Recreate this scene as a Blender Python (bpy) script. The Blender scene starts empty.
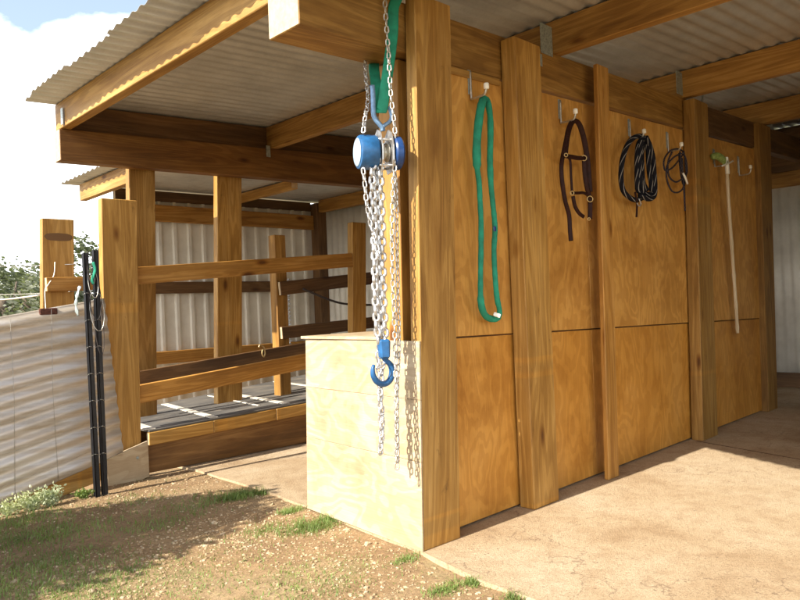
import bpy, bmesh, math, random
from mathutils import Vector, Matrix, Euler, noise
random.seed(7)
R = math.radians
scene = bpy.context.scene
COL = scene.collection

# ------------------------------------------------------------------ camera
CAM_LOC = Vector((-2.6961, -2.7458, 1.3))
CAM_ROT = Euler((1.5816, 0.0413, -0.7565), 'XYZ')
FPX = 721.0
cd = bpy.data.cameras.new('camera'); cam = bpy.data.objects.new('camera', cd); COL.objects.link(cam)
cam.location = CAM_LOC; cam.rotation_euler = CAM_ROT
cd.sensor_fit = 'HORIZONTAL'; cd.sensor_width = 36.0; cd.lens = FPX * 36 / 800
cd.clip_start = 0.05; cd.clip_end = 3000
scene.camera = cam
CM = CAM_ROT.to_matrix()

def at(u, v, x=None, y=None, z=None):
    """survey helper: the point of the photographed place on a known plane"""
    d = CM @ Vector((u - 400, 300 - v, -FPX))
    i, c = (0, x) if x is not None else ((1, y) if y is not None else (2, z))
    return CAM_LOC + d * ((c - CAM_LOC[i]) / d[i])

def yw(x): return .085 + .042 * x          # front of the plywood partition
def atw(u, v, off=0.):
    d = CM @ Vector((u - 400, 300 - v, -FPX)); a = .085 + off; b = .042
    return CAM_LOC + d * ((a + b * CAM_LOC.x - CAM_LOC.y) / (d.y - b * d.x))

# ------------------------------------------------------------------ bookkeeping
def tag(o, label=None, cat=None, group=None, kind=None):
    if label: o['label'] = label
    if cat: o['category'] = cat
    if group: o['group'] = group
    if kind: o['kind'] = kind
    return o

def thing(name, label, cat, loc=(0, 0, 0), rz=0, group=None):
    o = bpy.data.objects.new(name, None); COL.objects.link(o)
    o.empty_display_size = .1
    o.location = loc; o.rotation_euler = (0, 0, rz)
    return tag(o, label, cat, group)

def link(name, bm, mat, parent=None, smooth=False, world=True):
    me = bpy.data.meshes.new(name); bm.normal_update(); bm.to_mesh(me); bm.free()
    for p in me.polygons: p.use_smooth = smooth
    me.materials.append(mat)
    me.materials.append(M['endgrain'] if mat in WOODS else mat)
    o = bpy.data.objects.new(name, me); COL.objects.link(o)
    if parent is not None:
        o.parent = parent
        if world:
            root = parent; MX = Matrix.Identity(4)
            while root is not None:
                MX = Matrix.LocRotScale(root.location, root.rotation_euler, root.scale) @ MX
                root = root.parent
            o.matrix_basis = MX.inverted()
    return o

# ------------------------------------------------------------------ materials
class NT:
    def __init__(s, name):
        s.m = bpy.data.materials.new(name); s.m.use_nodes = True
        s.t = s.m.node_tree; s.b = s.t.nodes['Principled BSDF']
    def n(s, typ, **kw):
        nd = s.t.nodes.new(typ)
        for k, v in kw.items():
            if k in ('operation', 'blend_type', 'data_type', 'feature', 'wave_type', 'bands_direction', 'distance', 'noise_dimensions', 'voronoi_dimensions', 'clamp'): setattr(nd, k, v)
            else: nd.inputs[k].default_value = v
        return nd
    def l(s, a, b): s.t.links.new(a, b)
    def math(s, op, a, b=None):
        nd = s.t.nodes.new('ShaderNodeMath'); nd.operation = op
        for i, q in enumerate((a, b)):
            if q is None: continue
            if isinstance(q, (int, float)): nd.inputs[i].default_value = q
            else: s.l(q, nd.inputs[i])
        return nd.outputs[0]
    def ramp(s, fac, stops):
        nd = s.t.nodes.new('ShaderNodeValToRGB'); e = nd.color_ramp.elements
        e[0].position = stops[0][0]; e[0].color = (*stops[0][1], 1); e[1].position = stops[-1][0]; e[1].color = (*stops[-1][1], 1)
        for p, c in stops[1:-1]: q = e.new(p); q.color = (*c, 1)
        s.l(fac, nd.inputs[0]); return nd.outputs[0]
    def mix(s, fac, a, b, mode='MIX'):
        nd = s.t.nodes.new('ShaderNodeMix'); nd.data_type = 'RGBA'; nd.blend_type = mode
        for sock, q in ((nd.inputs[0], fac), (nd.inputs[6], a), (nd.inputs[7], b)):
            if isinstance(q, (int, float)): sock.default_value = q
            elif isinstance(q, tuple): sock.default_value = (*q, 1) if len(q) == 3 else q
            else: s.l(q, sock)
        return nd.outputs[2]
    def coords(s, kind='UV', scale=(1, 1, 1), rnd=True):
        tc = s.t.nodes.new('ShaderNodeTexCoord'); mp = s.t.nodes.new('ShaderNodeMapping')
        mp.inputs['Scale'].default_value = scale
        s.l(tc.outputs[kind], mp.inputs['Vector'])
        if rnd:
            oi = s.t.nodes.new('ShaderNodeObjectInfo'); v = s.t.nodes.new('ShaderNodeVectorMath'); v.operation = 'SCALE'
            cx = s.t.nodes.new('ShaderNodeCombineXYZ'); s.l(oi.outputs['Random'], cx.inputs[2]); s.l(oi.outputs['Random'], cx.inputs[0])
            v.inputs['Scale'].default_value = 37.; s.l(cx.outputs[0], v.inputs[0]); s.l(v.outputs[0], mp.inputs['Location'])
        return mp.outputs[0]
    def noise(s, vec, scale=1., detail=4., rough=.55, dist=0.):
        nd = s.n('ShaderNodeTexNoise', Scale=scale, Detail=detail, Roughness=rough, Distortion=dist); s.l(vec, nd.inputs['Vector']); return nd.outputs[0]
    def bump(s, h, strength=.3, dist=.01):
        nd = s.n('ShaderNodeBump', Strength=strength, Distance=dist); s.l(h, nd.inputs['Height']); s.l(nd.outputs[0], s.b.inputs['Normal'])
    def col(s, c):
        if isinstance(c, tuple): s.b.inputs['Base Color'].default_value = (*c, 1)
        else: s.l(c, s.b.inputs['Base Color'])
    def rnd(s):
        return s.t.nodes.new('ShaderNodeObjectInfo').outputs['Random']

def wood(name, dark, mid, light, rough=.62, stain=.5, knots=True, bands=False):
    N = NT(name)
    broad = N.noise(N.coords('UV', (.9, 9, 1)), 1., 5, .6, .6)
    fine = N.noise(N.coords('UV', (5, 170, 1)), 1., 4, .7, .3)
    patch = N.noise(N.coords('UV', (1.6, 3.2, 1)), 1., 4, .6)
    c = N.ramp(broad, [(.3, dark), (.48, mid), (.7, light)])
    # growth rings as darker streaks
    rings = N.math('SINE', N.math('MULTIPLY', N.noise(N.coords('UV', (.35, 5.5, 1)), 1., 2, .5, .4), 75.))
    rr = N.ramp(rings, [(.0, (.66, .6, .52)), (.55, (1, 1, 1)), (1, (1.0, 1.0, 1.0))])
    c = N.mix(.6, c, rr, 'MULTIPLY')
    c = N.mix(.45, c, N.ramp(fine, [(.32, (.5, .43, .36)), (.6, (1, 1, 1))]), 'MULTIPLY')
    c = N.mix(stain, c, N.ramp(patch, [(.36, (.6, .53, .42)), (.56, (1, 1, 1)), (.78, (1.12, 1.04, .92))]), 'MULTIPLY')
    if knots:
        v = N.n('ShaderNodeTexVoronoi', Scale=1., Randomness=1.); N.l(N.coords('UV', (1.7, 4.6, 1)), v.inputs['Vector'])
        k = N.ramp(v.outputs['Distance'], [(.055, (.22, .12, .05)), (.09, (.55, .42, .3)), (.16, (1, 1, 1))])
        c = N.mix(.9, c, k, 'MULTIPLY')
    if bands:
        bd = N.ramp(N.noise(N.coords('UV', (3.1, .001, 1)), 1., 2, .4), [(.60, (1, 1, 1)), (.625, (1.3, 1.22, 1.1)), (.66, (1.3, 1.22, 1.1)), (.685, (1, 1, 1))])
        c = N.mix(.55, c, bd, 'MULTIPLY')
        mo = N.noise(N.coords('UV', (5, 9, 1)), 1., 5, .7); c = N.mix(.6, c, N.ramp(mo, [(.27, (.25, .2, .16)), (.36, (1, 1, 1))]), 'MULTIPLY')
    hv = N.n('ShaderNodeHueSaturation', Saturation=1.09); N.l(c, hv.inputs['Color'])
    N.l(N.math('ADD', N.math('MULTIPLY', N.rnd(), .34), .82), hv.inputs['Value'])
    N.col(hv.outputs[0]); N.b.inputs['Roughness'].default_value = rough
    N.bump(fine, .35, .004)
    return N.m

def ply(name, dark, mid, light, contour=.6, rough=.55):
    N = NT(name)
    v = N.coords('UV', (1.1, 2.6, 1))
    n = N.noise(v, 1., 3, .5, .35)
    ringv = N.math('SINE', N.math('MULTIPLY', n, 78.))
    c = N.ramp(N.noise(N.coords('UV', (1.3, 2.2, 1)), 1.3, 5, .6), [(.3, dark), (.5, mid), (.72, light)])
    c = N.mix(contour, c, N.ramp(ringv, [(.0, (.62, .5, .38)), (.28, (.95, .93, .9)), (1, (1.03, 1.02, 1))]), 'MULTIPLY')
    fine = N.noise(N.coords('UV', (4, 130, 1)), 1., 4, .7)
    c = N.mix(.35, c, N.ramp(fine, [(.35, (.66, .58, .5)), (.6, (1, 1, 1))]), 'MULTIPLY')
    st = N.noise(N.coords('UV', (2.2, 1.3, 1)), 1., 6, .65)
    c = N.mix(.5, c, N.ramp(st, [(.33, (.6, .5, .4)), (.5, (1, 1, 1))]), 'MULTIPLY')
    hv = N.n('ShaderNodeHueSaturation', Saturation=1.06); N.l(c, hv.inputs['Color'])
    N.col(hv.outputs[0]); N.b.inputs['Roughness'].default_value = rough; N.bump(fine, .2, .003)
    return N.m

def plain(name, c, rough=.5, metal=0., var=.25, scale=12.):
    N = NT(name)
    n = N.noise(N.coords('Object', (scale,) * 3), 1., 4, .6)
    d = tuple(x * (1 - var) for x in c); l = tuple(min(1, x * (1 + var)) for x in c)
    N.col(N.ramp(n, [(.3, d), (.7, l)])); N.b.inputs['Roughness'].default_value = rough; N.b.inputs['Metallic'].default_value = metal
    N.bump(n, .1, .003)
    return N.m

M = {}
M['post'] = wood('treated_pine', (.32, .17, .05), (.45, .265, .088), (.54, .345, .135), stain=.4, bands=True)
M['beam'] = wood('brown_treated_pine', (.21, .112, .034), (.37, .21, .068), (.47, .29, .105), stain=.6)
M['baybeam'] = wood('red_brown_pine', (.14, .066, .022), (.25, .122, .04), (.33, .18, .062), stain=.5)
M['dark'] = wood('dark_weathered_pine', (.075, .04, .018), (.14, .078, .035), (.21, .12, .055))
M['rail'] = wood('orange_pine', (.34, .175, .055), (.49, .265, .085), (.58, .345, .13))
M['purlin'] = wood('purlin_pine', (.25, .13, .042), (.40, .23, .08), (.49, .30, .115))
M['skirt'] = wood('brown_plank', (.12, .062, .025), (.22, .12, .048), (.31, .18, .075))
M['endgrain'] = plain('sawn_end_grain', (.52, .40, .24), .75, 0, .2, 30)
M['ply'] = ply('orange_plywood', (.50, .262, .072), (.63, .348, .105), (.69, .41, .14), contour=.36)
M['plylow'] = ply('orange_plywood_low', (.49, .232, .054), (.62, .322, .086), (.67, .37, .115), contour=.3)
M['plybox'] = ply('pale_plywood', (.44, .35, .225), (.53, .435, .295), (.58, .485, .34), contour=.34)
def metalsheet():
    N = NT('zincalume_sheet')
    n = N.noise(N.coords('Object', (3, 3, 3), False), 1., 6, .65)
    f = N.noise(N.coords('Object', (60, 60, 60), False), 1., 3, .5)
    c = N.ramp(n, [(.3, (.44, .44, .42)), (.55, (.55, .55, .53)), (.75, (.62, .62, .6))])
    c = N.mix(.2, c, N.ramp(f, [(.35, (.7, .7, .7)), (.6, (1, 1, 1))]), 'MULTIPLY')
    N.col(c); N.b.inputs['Metallic'].default_value = .45; N.b.inputs['Roughness'].default_value = .42
    return N.m
M['sheet'] = metalsheet()
def claddingmat():
    N = NT('cream_cladding')
    n = N.noise(N.coords('Object', (2, 2, 2), False), 1., 6, .65)
    c = N.ramp(n, [(.3, (.57, .54, .46)), (.6, (.75, .725, .63)), (.8, (.79, .77, .69))])
    N.col(c); N.b.inputs['Roughness'].default_value = .5; N.b.inputs['Metallic'].default_value = .1
    return N.m
M['clad'] = claddingmat()
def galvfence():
    N = NT('tan_streaked_galvanised')
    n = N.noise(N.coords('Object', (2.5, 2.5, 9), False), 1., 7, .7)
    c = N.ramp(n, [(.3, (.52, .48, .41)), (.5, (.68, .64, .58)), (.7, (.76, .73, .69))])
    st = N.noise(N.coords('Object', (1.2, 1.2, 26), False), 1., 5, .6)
    c = N.mix(.5, c, N.ramp(st, [(.4, (.72, .58, .38)), (.58, (1, 1, 1))]), 'MULTIPLY')  # tan streaks running along the sheet
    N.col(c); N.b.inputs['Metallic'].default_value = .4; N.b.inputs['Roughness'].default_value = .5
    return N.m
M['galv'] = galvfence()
M['bracket'] = plain('galvanised_bracket', (.36, .41, .39), .45, .5, .35, 60)
M['steel'] = plain('zinc_chain_steel', (.58, .58, .57), .34, .75, .2, 40)
M['chaingrey'] = plain('dull_chain_steel', (.55, .53, .48), .32, .75, .25, 40)
M['wirezinc'] = plain('zinc_rod', (.5, .48, .42), .35, .8, .25, 50)
M['black'] = plain('black_steel', (.012, .012, .014), .4, .3, .4, 30)
M['blue'] = plain('blue_enamel', (.015, .095, .24), .4, 0., .3, 25)
M['bluedark'] = plain('dark_blue_enamel', (.012, .05, .17), .35, 0., .3, 25)
M['plate'] = plain('pale_blue_disc', (.42, .55, .66), .4, .2, .12, 30)
M['hookblue'] = plain('worn_blue_steel', (.16, .27, .42), .4, .4, .35, 30)
def webbing(name, c):
    N = NT(name)
    w = N.noise(N.coords('UV', (60, 900, 1), False), 1., 2, .5); d = N.noise(N.coords('Object', (14, 14, 14), False), 1., 5, .6)
    cc = N.ramp(d, [(.3, tuple(x * .6 for x in c)), (.6, c), (.8, tuple(min(1, x * 1.35) for x in c))])
    N.col(N.mix(.3, cc, N.ramp(w, [(.3, (.6, .6, .6)), (.7, (1, 1, 1))]), 'MULTIPLY')); N.b.inputs['Roughness'].default_value = .75; N.bump(w, .3, .002)
    return N.m
M['green'] = webbing('green_webbing', (.012, .29, .17))
M['leather'] = plain('brown_leather', (.028, .009, .006), .5, 0, .4, 40)
for k_ in ('leather',): M[k_].node_tree.nodes['Principled BSDF'].inputs['Specular IOR Level'].default_value = .15
M['brass'] = plain('brass_fitting', (.5, .36, .16), .35, .8, .2, 40)
def ropemat(name, a, b, sc):
    N = NT(name); wv = N.n('ShaderNodeTexWave', Scale=1., Distortion=.6); wv.bands_direction = 'DIAGONAL'
    N.l(N.coords('UV', (sc, 2.0, 1), False), wv.inputs['Vector'])
    N.col(N.ramp(wv.outputs[0], [(.0, a), (.93, a), (.985, b), (1, b)])); N.b.inputs['Roughness'].default_value = .9; N.b.inputs['Specular IOR Level'].default_value = .1
    return N.m
M['rope'] = ropemat('black_flecked_rope', (.012, .012, .016), (.30, .28, .25), 5.)
M['cord'] = ropemat('dark_mottled_cord', (.02, .018, .03), (.2, .17, .16), 22.)
M['darkrope'] = plain('dark_rope', (.04, .03, .025), .8, 0, .3, 60)
M['white'] = plain('white_plastic', (.84, .82, .72), .45, 0, .08, 30)
M['bamboo'] = wood('pale_bamboo', (.58, .48, .32), (.74, .64, .46), (.8, .72, .55), stain=.4, knots=False)
M['lime'] = plain('lime_plastic', (.26, .36, .10), .6, 0, .45, 25)
M['rust'] = plain('rusty_iron', (.10, .035, .02), .8, .2, .5, 50)
M['bark'] = plain('bark', (.10, .075, .05), .9, 0, .4, 20)
def leafmat(name, c):
    N = NT(name); n = N.noise(N.coords('Object', (1.3, 1.3, 1.3), False), 1., 5, .7)
    N.col(N.ramp(n, [(.3, tuple(x * .45 for x in c)), (.55, c), (.75, (c[0] * 1.7, c[1] * 1.5, c[2] * 1.4))]))
    N.b.inputs['Roughness'].default_value = .6
    tr = N.n('ShaderNodeBsdfTranslucent', Color=(c[0] * 1.6, c[1] * 1.8, c[2] * .9, 1)); ms = N.t.nodes.new('ShaderNodeMixShader'); ms.inputs[0].default_value = .25
    out = N.t.nodes['Material Output']; N.l(N.b.outputs[0], ms.inputs[1]); N.l(tr.outputs[0], ms.inputs[2]); N.l(ms.outputs[0], out.inputs[0])
    return N.m
M['leaf'] = leafmat('olive_leaves', (.11, .125, .065))
M['leaf2'] = leafmat('grey_green_leaves', (.16, .17, .115))  # leaf colour paled in place of distance haze
M['grass'] = leafmat('grass_blades', (.18, .25, .065))
M['weed'] = leafmat('pale_weed_leaves', (.40, .44, .28))
def mat_mat():
    N = NT('rubber_mat'); n = N.noise(N.coords('Object', (2.5, 7, 3), False), 1., 7, .7, .5)
    N.col(N.ramp(n, [(.34, (.05, .048, .045)), (.55, (.115, .105, .09)), (.72, (.21, .17, .125))])); N.b.inputs['Roughness'].default_value = .75; N.bump(n, .4, .006)
    return N.m
M['mat'] = mat_mat()
M['cleat'] = plain('pale_cleat', (.62, .57, .47), .7, 0, .25, 9)
def concrete():
    N = NT('dusty_concrete'); tc = N.coords('Object', (1, 1, 1), False)
    n = N.noise(tc, 1.1, 7, .62, .6); f = N.noise(tc, 55., 5, .7); m = N.noise(tc, 9., 6, .65, .4)
    c = N.ramp(n, [(.3, (.36, .24, .125)), (.48, (.48, .36, .22)), (.7, (.55, .44, .295))])
    c = N.mix(.5, c, N.ramp(m, [(.3, (.62, .52, .42)), (.55, (1, 1, 1))]), 'MULTIPLY')
    c = N.mix(.5, c, N.ramp(f, [(.32, (.5, .45, .38)), (.52, (1, 1, 1)), (.7, (1.1, 1.1, 1.1))]), 'MULTIPLY')
    v = N.n('ShaderNodeTexVoronoi', Scale=17., Randomness=1.); N.l(tc, v.inputs['Vector'])
    gate = N.math('GREATER_THAN', N.noise(tc, 2.3, 3, .5), .52)
    sp = N.math('MULTIPLY', N.math('LESS_THAN', v.outputs['Distance'], .11), gate)
    c = N.mix(N.math('MULTIPLY', sp, .7), c, (.16, .10, .055))
    g2 = N.noise(tc, 130., 4, .7); c = N.mix(.6, c, N.ramp(g2, [(.34, (.45, .4, .34)), (.5, (1, 1, 1)), (.72, (1.12, 1.12, 1.1))]), 'MULTIPLY')
    ck = N.n('ShaderNodeTexVoronoi', Scale=.55, feature='DISTANCE_TO_EDGE')
    wv = N.n('ShaderNodeVectorMath', operation='ADD'); N.l(tc, wv.inputs[0]); nn_ = N.n('ShaderNodeTexNoise', Scale=3.5, Detail=5.); N.l(tc, nn_.inputs['Vector']); N.l(nn_.outputs['Color'], wv.inputs[1]); N.l(wv.outputs[0], ck.inputs['Vector'])
    c = N.mix(N.math('MULTIPLY', N.math('LESS_THAN', ck.outputs['Distance'], .0035), .6), c, (.2, .13, .075))
    N.col(c); N.b.inputs['Roughness'].default_value = .9; N.bump(N.math('ADD', N.math('ADD', f, m), g2), .7, .01)
    return N.m
M['concrete'] = concrete()
def dirt():
    N = NT('dirt_ground'); tc = N.coords('Object', (1, 1, 1), False)
    n = N.noise(tc, .9, 7, .65, .5); f = N.noise(tc, 42., 6, .75); m = N.noise(tc, 6., 6, .65)
    c = N.ramp(n, [(.3, (.20, .115, .055)), (.5, (.33, .215, .105)), (.68, (.41, .30, .165))])
    c = N.mix(.75, c, N.ramp(f, [(.3, (.45, .4, .34)), (.5, (.95, .95, .95)), (.7, (1.3, 1.28, 1.22))]), 'MULTIPLY')
    c = N.mix(.4, c, N.ramp(m, [(.35, (.6, .55, .45)), (.6, (1, 1, 1))]), 'MULTIPLY')
    g = N.noise(tc, 2.2, 6, .7); c = N.mix(N.ramp(g, [(.54, (0, 0, 0)), (.68, (.45, .45, .45))]), c, (.16, .17, .06))
    # paddock turns to dry grass away from the shed
    sx = N.t.nodes.new('ShaderNodeVectorMath'); sx.operation = 'LENGTH'; N.l(tc, sx.inputs[0])
    c = N.mix(N.ramp(N.math('MULTIPLY', sx.outputs['Value'], .02), [(.12, (0, 0, 0)), (.3, (.9, .9, .9))]), c, (.15, .15, .06))
    N.col(c); N.b.inputs['Roughness'].default_value = .95; N.bump(N.math('ADD', f, N.math('MULTIPLY', m, 2.)), .7, .02)
    return N.m
M['dirt'] = dirt()
def stonemat():
    N = NT('gravel_stone'); n = N.noise(N.coords('Object', (6, 6, 6), False), 1., 3, .6); w = N.noise(N.coords('Object', (23, 23, 23), False), 1., 2, .5)
    c = N.ramp(w, [(.3, (.22, .14, .07)), (.5, (.37, .27, .15)), (.68, (.48, .39, .26))])
    N.col(c); N.b.inputs['Roughness'].default_value = .9
    return N.m
M['stone'] = stonemat()

# ------------------------------------------------------------------ mesh helpers
def uv_box(bm, grain):
    """UV in metres, U along the grain"""
    L = bm.loops.layers.uv.verify(); oth = [i for i in range(3) if i != grain]
    for f in bm.faces:
        n = f.normal; ax = max(range(3), key=lambda i: abs(n[i]))
        for lp in f.loops:
            co = lp.vert.co
            if ax == grain: u, v = co[oth[0]] * .3, co[oth[1]] + co[oth[0]]
            else:
                w = oth[1] if ax == oth[0] else oth[0]
                u, v = co[grain], co[w] + (3.3 if ax == oth[0] else 0)
            lp[L].uv = (u, v)

def hexa(cs, grain=2, bevel=.004):
    """box from 8 corners (x fastest, then y, then z)"""
    bm = bmesh.new(); vs = [bm.verts.new(c) for c in cs]
    for q in ((0, 2, 3, 1), (4, 5, 7, 6), (0, 1, 5, 4), (2, 6, 7, 3), (0, 4, 6, 2), (1, 3, 7, 5)): bm.faces.new([vs[i] for i in q])
    bm.normal_update(); bmesh.ops.recalc_face_normals(bm, faces=bm.faces)
    if bevel: bmesh.ops.bevel(bm, geom=list(bm.edges), offset=bevel, segments=1, affect='EDGES', profile=.5)
    bm.normal_update(); uv_box(bm, grain)
    for f in bm.faces:
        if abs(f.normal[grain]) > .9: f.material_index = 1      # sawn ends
    return bm

def box(x0, x1, y0, y1, z0, z1, grain=2, bevel=.004, warp=None):
    cs = [(x, y, z) for z in (z0, z1) for y in (y0, y1) for x in (x0, x1)]
    bm = hexa(cs, grain, bevel)
    if warp:
        for v in bm.verts: v.co = warp(v.co)
        bm.normal_update()
    return bm

def board(p0, p1, w, t, wdir=(0, 0, 1), bevel=.004):
    """board from p0 to p1 (axis centre), w wide along wdir, t thick"""
    p0 = Vector(p0); p1 = Vector(p1); a = p1 - p0; L = a.length; a = a / L
    wd = Vector(wdir); wd = (wd - a * wd.dot(a)).normalized(); td = wd.cross(a)
    bm = box(0, L, -t / 2, t / 2, -w / 2, w / 2, 0, bevel)
    for v in bm.verts: v.co = p0 + a * v.co.x + td * v.co.y + wd * v.co.z
    bmesh.ops.recalc_face_normals(bm, faces=bm.faces); return bm

def merge(*bms):
    out = bms[0]
    for b in bms[1:]:
        me = bpy.data.meshes.new('tmp'); b.to_mesh(me); out.from_mesh(me); bpy.data.meshes.remove(me); b.free()
    return out

def smooth_path(pts, n=6):
    pts = [Vector(p) for p in pts]
    if len(pts) < 3: return pts
    out = []
    for i in range(len(pts) - 1):
        a = pts[max(i - 1, 0)]; b = pts[i]; c = pts[i + 1]; d = pts[min(i + 2, len(pts) - 1)]
        for k in range(n):
            t = k / n
            out.append(.5 * ((2 * b) + (c - a) * t + (2 * a - 5 * b + 4 * c - d) * t * t + (3 * b - a - 3 * c + d) * t ** 3))
    out.append(pts[-1]); return out

def sweep(pts, rx, ry=None, ns=8, ref=(0, 1, 0), closed=False, radii=None, twist=0.):
    """tube/strap along a path; rx across (perp. to ref), ry along ref"""
    pts = [Vector(p) for p in pts]; ry = ry or rx
    bm = bmesh.new(); L = bm.loops.layers.uv.verify(); rings = []; n = len(pts); acc = 0; us = []
    ref = Vector(ref)
    for i, p in enumerate(pts):
        q = pts[(i + 1) % n] if (closed or i < n - 1) else p; o = pts[i - 1] if (closed or i > 0) else p
        t = (q - o).normalized(); b = t.cross(ref)
        if b.length < 1e-3: b = t.cross(Vector((1, 0, .1)))
        b.normalize(); u = b.cross(t).normalized()
        if twist: b, u = (b * math.cos(twist * i) + u * math.sin(twist * i)), (u * math.cos(twist * i) - b * math.sin(twist * i))
        k = radii[i] if radii else 1.
        rings.append([bm.verts.new(p + b * (rx * k * math.cos(2 * math.pi * j / ns)) + u * (ry * (k if radii else 1) * math.sin(2 * math.pi * j / ns))) for j in range(ns)])
        if i: acc += (p - pts[i - 1]).length
        us.append(acc)
    m = n if closed else n - 1
    for i in range(m):
        a, b = rings[i], rings[(i + 1) % n]
        for j in range(ns):
            f = bm.faces.new((a[j], a[(j + 1) % ns], b[(j + 1) % ns], b[j]))
            u1 = us[i + 1] if i + 1 < n else us[i] + .02
            for lp, uvv in zip(f.loops, ((us[i], j / ns), (us[i], (j + 1) / ns), (u1, (j + 1) / ns), (u1, j / ns))): lp[L].uv = uvv
    if not closed:
        bm.faces.new(rings[0][::-1]); bm.faces.new(rings[-1])
    bmesh.ops.recalc_face_normals(bm, faces=bm.faces); return bm

def lathe(profile, n=24):
    """profile [(r, h)] round local X axis"""
    bm = bmesh.new(); rings = []
    for r, h in profile:
        rings.append([bm.verts.new((h, r * math.cos(2 * math.pi * j / n), r * math.sin(2 * math.pi * j / n))) for j in range(n)])
    for a, b in zip(rings, rings[1:]):
        for j in range(n): bm.faces.new((a[j], a[(j + 1) % n], b[(j + 1) % n], b[j]))
    bm.faces.new(rings[0]); bm.faces.new(rings[-1][::-1])
    bmesh.ops.recalc_face_normals(bm, faces=bm.faces); return bm

def corrugated(fn, na, nb, th=.0012):
    """grid of points fn(i/na, j/nb)"""
    bm = bmesh.new(); g = [[bm.verts.new(fn(i / na, j / nb)) for j in range(nb + 1)] for i in range(na + 1)]
    for i in range(na):
        for j in range(nb): bm.faces.new((g[i][j], g[i + 1][j], g[i + 1][j + 1], g[i][j + 1]))
    bm.normal_update(); return bm

def thicken(o, t=.0015):
    md = o.modifiers.new('gauge', 'SOLIDIFY'); md.thickness = t; md.offset = 0
    return o

WOODS = [M[k] for k in ('post', 'beam', 'baybeam', 'dark', 'rail', 'purlin', 'skirt')]
# ------------------------------------------------------------------ ground and floor (setting)
def hgt(x, y):
    d = math.hypot(x, y)
    near = max(0., 1 - max(0, d - 9) / 8)
    z = -.018 + near * .022 * (noise.noise(Vector((x * 1.3, y * 1.3, 0))) + .5 * noise.noise(Vector((x * 4, y * 4, 3))))
    if x > -.3: z = min(z, -.008)
    return z
bm = bmesh.new()
xs = [-400, -120, -60, -30, -15, -9] + [-6 + .1 * i for i in range(0, 68)] + [1.5, 4, 9, 20, 60, 150, 400]
ys = [-400, -120, -40, -15, -7] + [-4 + .1 * i for i in range(0, 95)] + [6, 9, 15, 30, 60, 120, 400, 900]
g = [[bm.verts.new((x, y, hgt(x, y) if x < .8 else -.06)) for y in ys] for x in xs]
for i in range(len(xs) - 1):
    for j in range(len(ys) - 1): bm.faces.new((g[i][j], g[i + 1][j], g[i + 1][j + 1], g[i][j + 1]))
tag(link('ground', bm, M['dirt'], smooth=True), kind='structure')

def slab_edge(y):
    pts = [(-8, -.75), (-.85, -.13), (-.48, -.11), (0, -.012), (1.25, .13), (1.85, .19), (2.8, .21), (9, .21)]
    for (a, xa), (b, xb) in zip(pts, pts[1:]):
        if a <= y <= b: return xa + (xb - xa) * (y - a) / (b - a) + .012 * noise.noise(Vector((y * 7, 0, 1)))
    return .2
bm = bmesh.new(); yv = [-8 + .08 * i for i in range(0, 182)]
top = []; bot = []; far = []; farb = []
for y in yv:
    e = slab_edge(max(-8, min(9, y))); top.append(bm.verts.new((e, y, 0))); bot.append(bm.verts.new((e - .012, y, -.08))); far.append(bm.verts.new((9.2, y, 0)))
for i in range(len(yv) - 1):
    bm.faces.new((top[i], far[i], far[i + 1], top[i + 1])); bm.faces.new((bot[i], top[i], top[i + 1], bot[i + 1]))
bmesh.ops.recalc_face_normals(bm, faces=bm.faces)
tag(link('concrete_floor', bm, M['concrete']), kind='structure')
bm = board((3.62, .16, .0015), (3.2, -1.3, .0015), .012, .004, (1, 0, 0), 0)
tag(link('floor_joint', bm, M['dark']), kind='structure')

# gravel: more stones than anyone could count
ico = []
t = bmesh.new(); bmesh.ops.create_icosphere(t, subdivisions=1, radius=1)
iv = [v.co.copy() for v in t.verts]; jf = [[v.index for v in f.verts] for f in t.faces]; t.free()
verts = []; faces = []
def add_stone(x, y, s):
    z = hgt(x, y); k = len(verts); rz = random.random() * 6.28; sx, sy, sz = s * random.uniform(.7, 1.4), s * random.uniform(.6, 1.1), s * random.uniform(.35, .75)
    c, sn = math.cos(rz), math.sin(rz)
    for v in iv:
        j = random.uniform(.75, 1.2); a, b = v.x * sx * j, v.y * sy * j
        verts.append((x + a * c - b * sn, y + a * sn + b * c, z + sz * .25 + v.z * sz * j))
    faces.extend([[i + k for i in f] for f in jf])
cnt = 0
while cnt < 13000:
    x = random.uniform(-2.4, .3); y = random.uniform(-1.9, 3.1)
    if x > slab_edge(y) - .02: continue
    dens = .5 + .9 * noise.noise(Vector((x * 1.4, y * 1.4, 5)))
    if y > 1.6: dens *= .55
    if random.random() > dens: continue
    s = random.choice((.003, .004, .005, .006, .007, .01)); s *= random.uniform(.8, 1.3)
    if random.random() < .012: s *= 2.2
    add_stone(x, y, s); cnt += 1
for _ in range(1500):   # crumbs swept onto the slab along its edge
    y = random.uniform(-1.5, .0); x = slab_edge(y) + abs(random.gauss(0, .4)); add_stone(x, y, random.uniform(.0015, .004))
for _ in range(900):     # grit gathered along the foot of the wall and blown over the slab
    x = random.uniform(.1, 3.6); y = -.02 + .03 * x - abs(random.gauss(0, .05)) if random.random() < .45 else random.uniform(-1.5, 0)
    add_stone(x, y, random.choice((.0015, .002, .003, .004)))
me = bpy.data.meshes.new('gravel'); me.from_pydata(verts, [], faces); me.materials.append(M['stone'])
o = bpy.data.objects.new('gravel', me); COL.objects.link(o)
tag(o, 'loose tan gravel scattered over the bare dirt in the foreground', 'gravel', kind='stuff')

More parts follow.
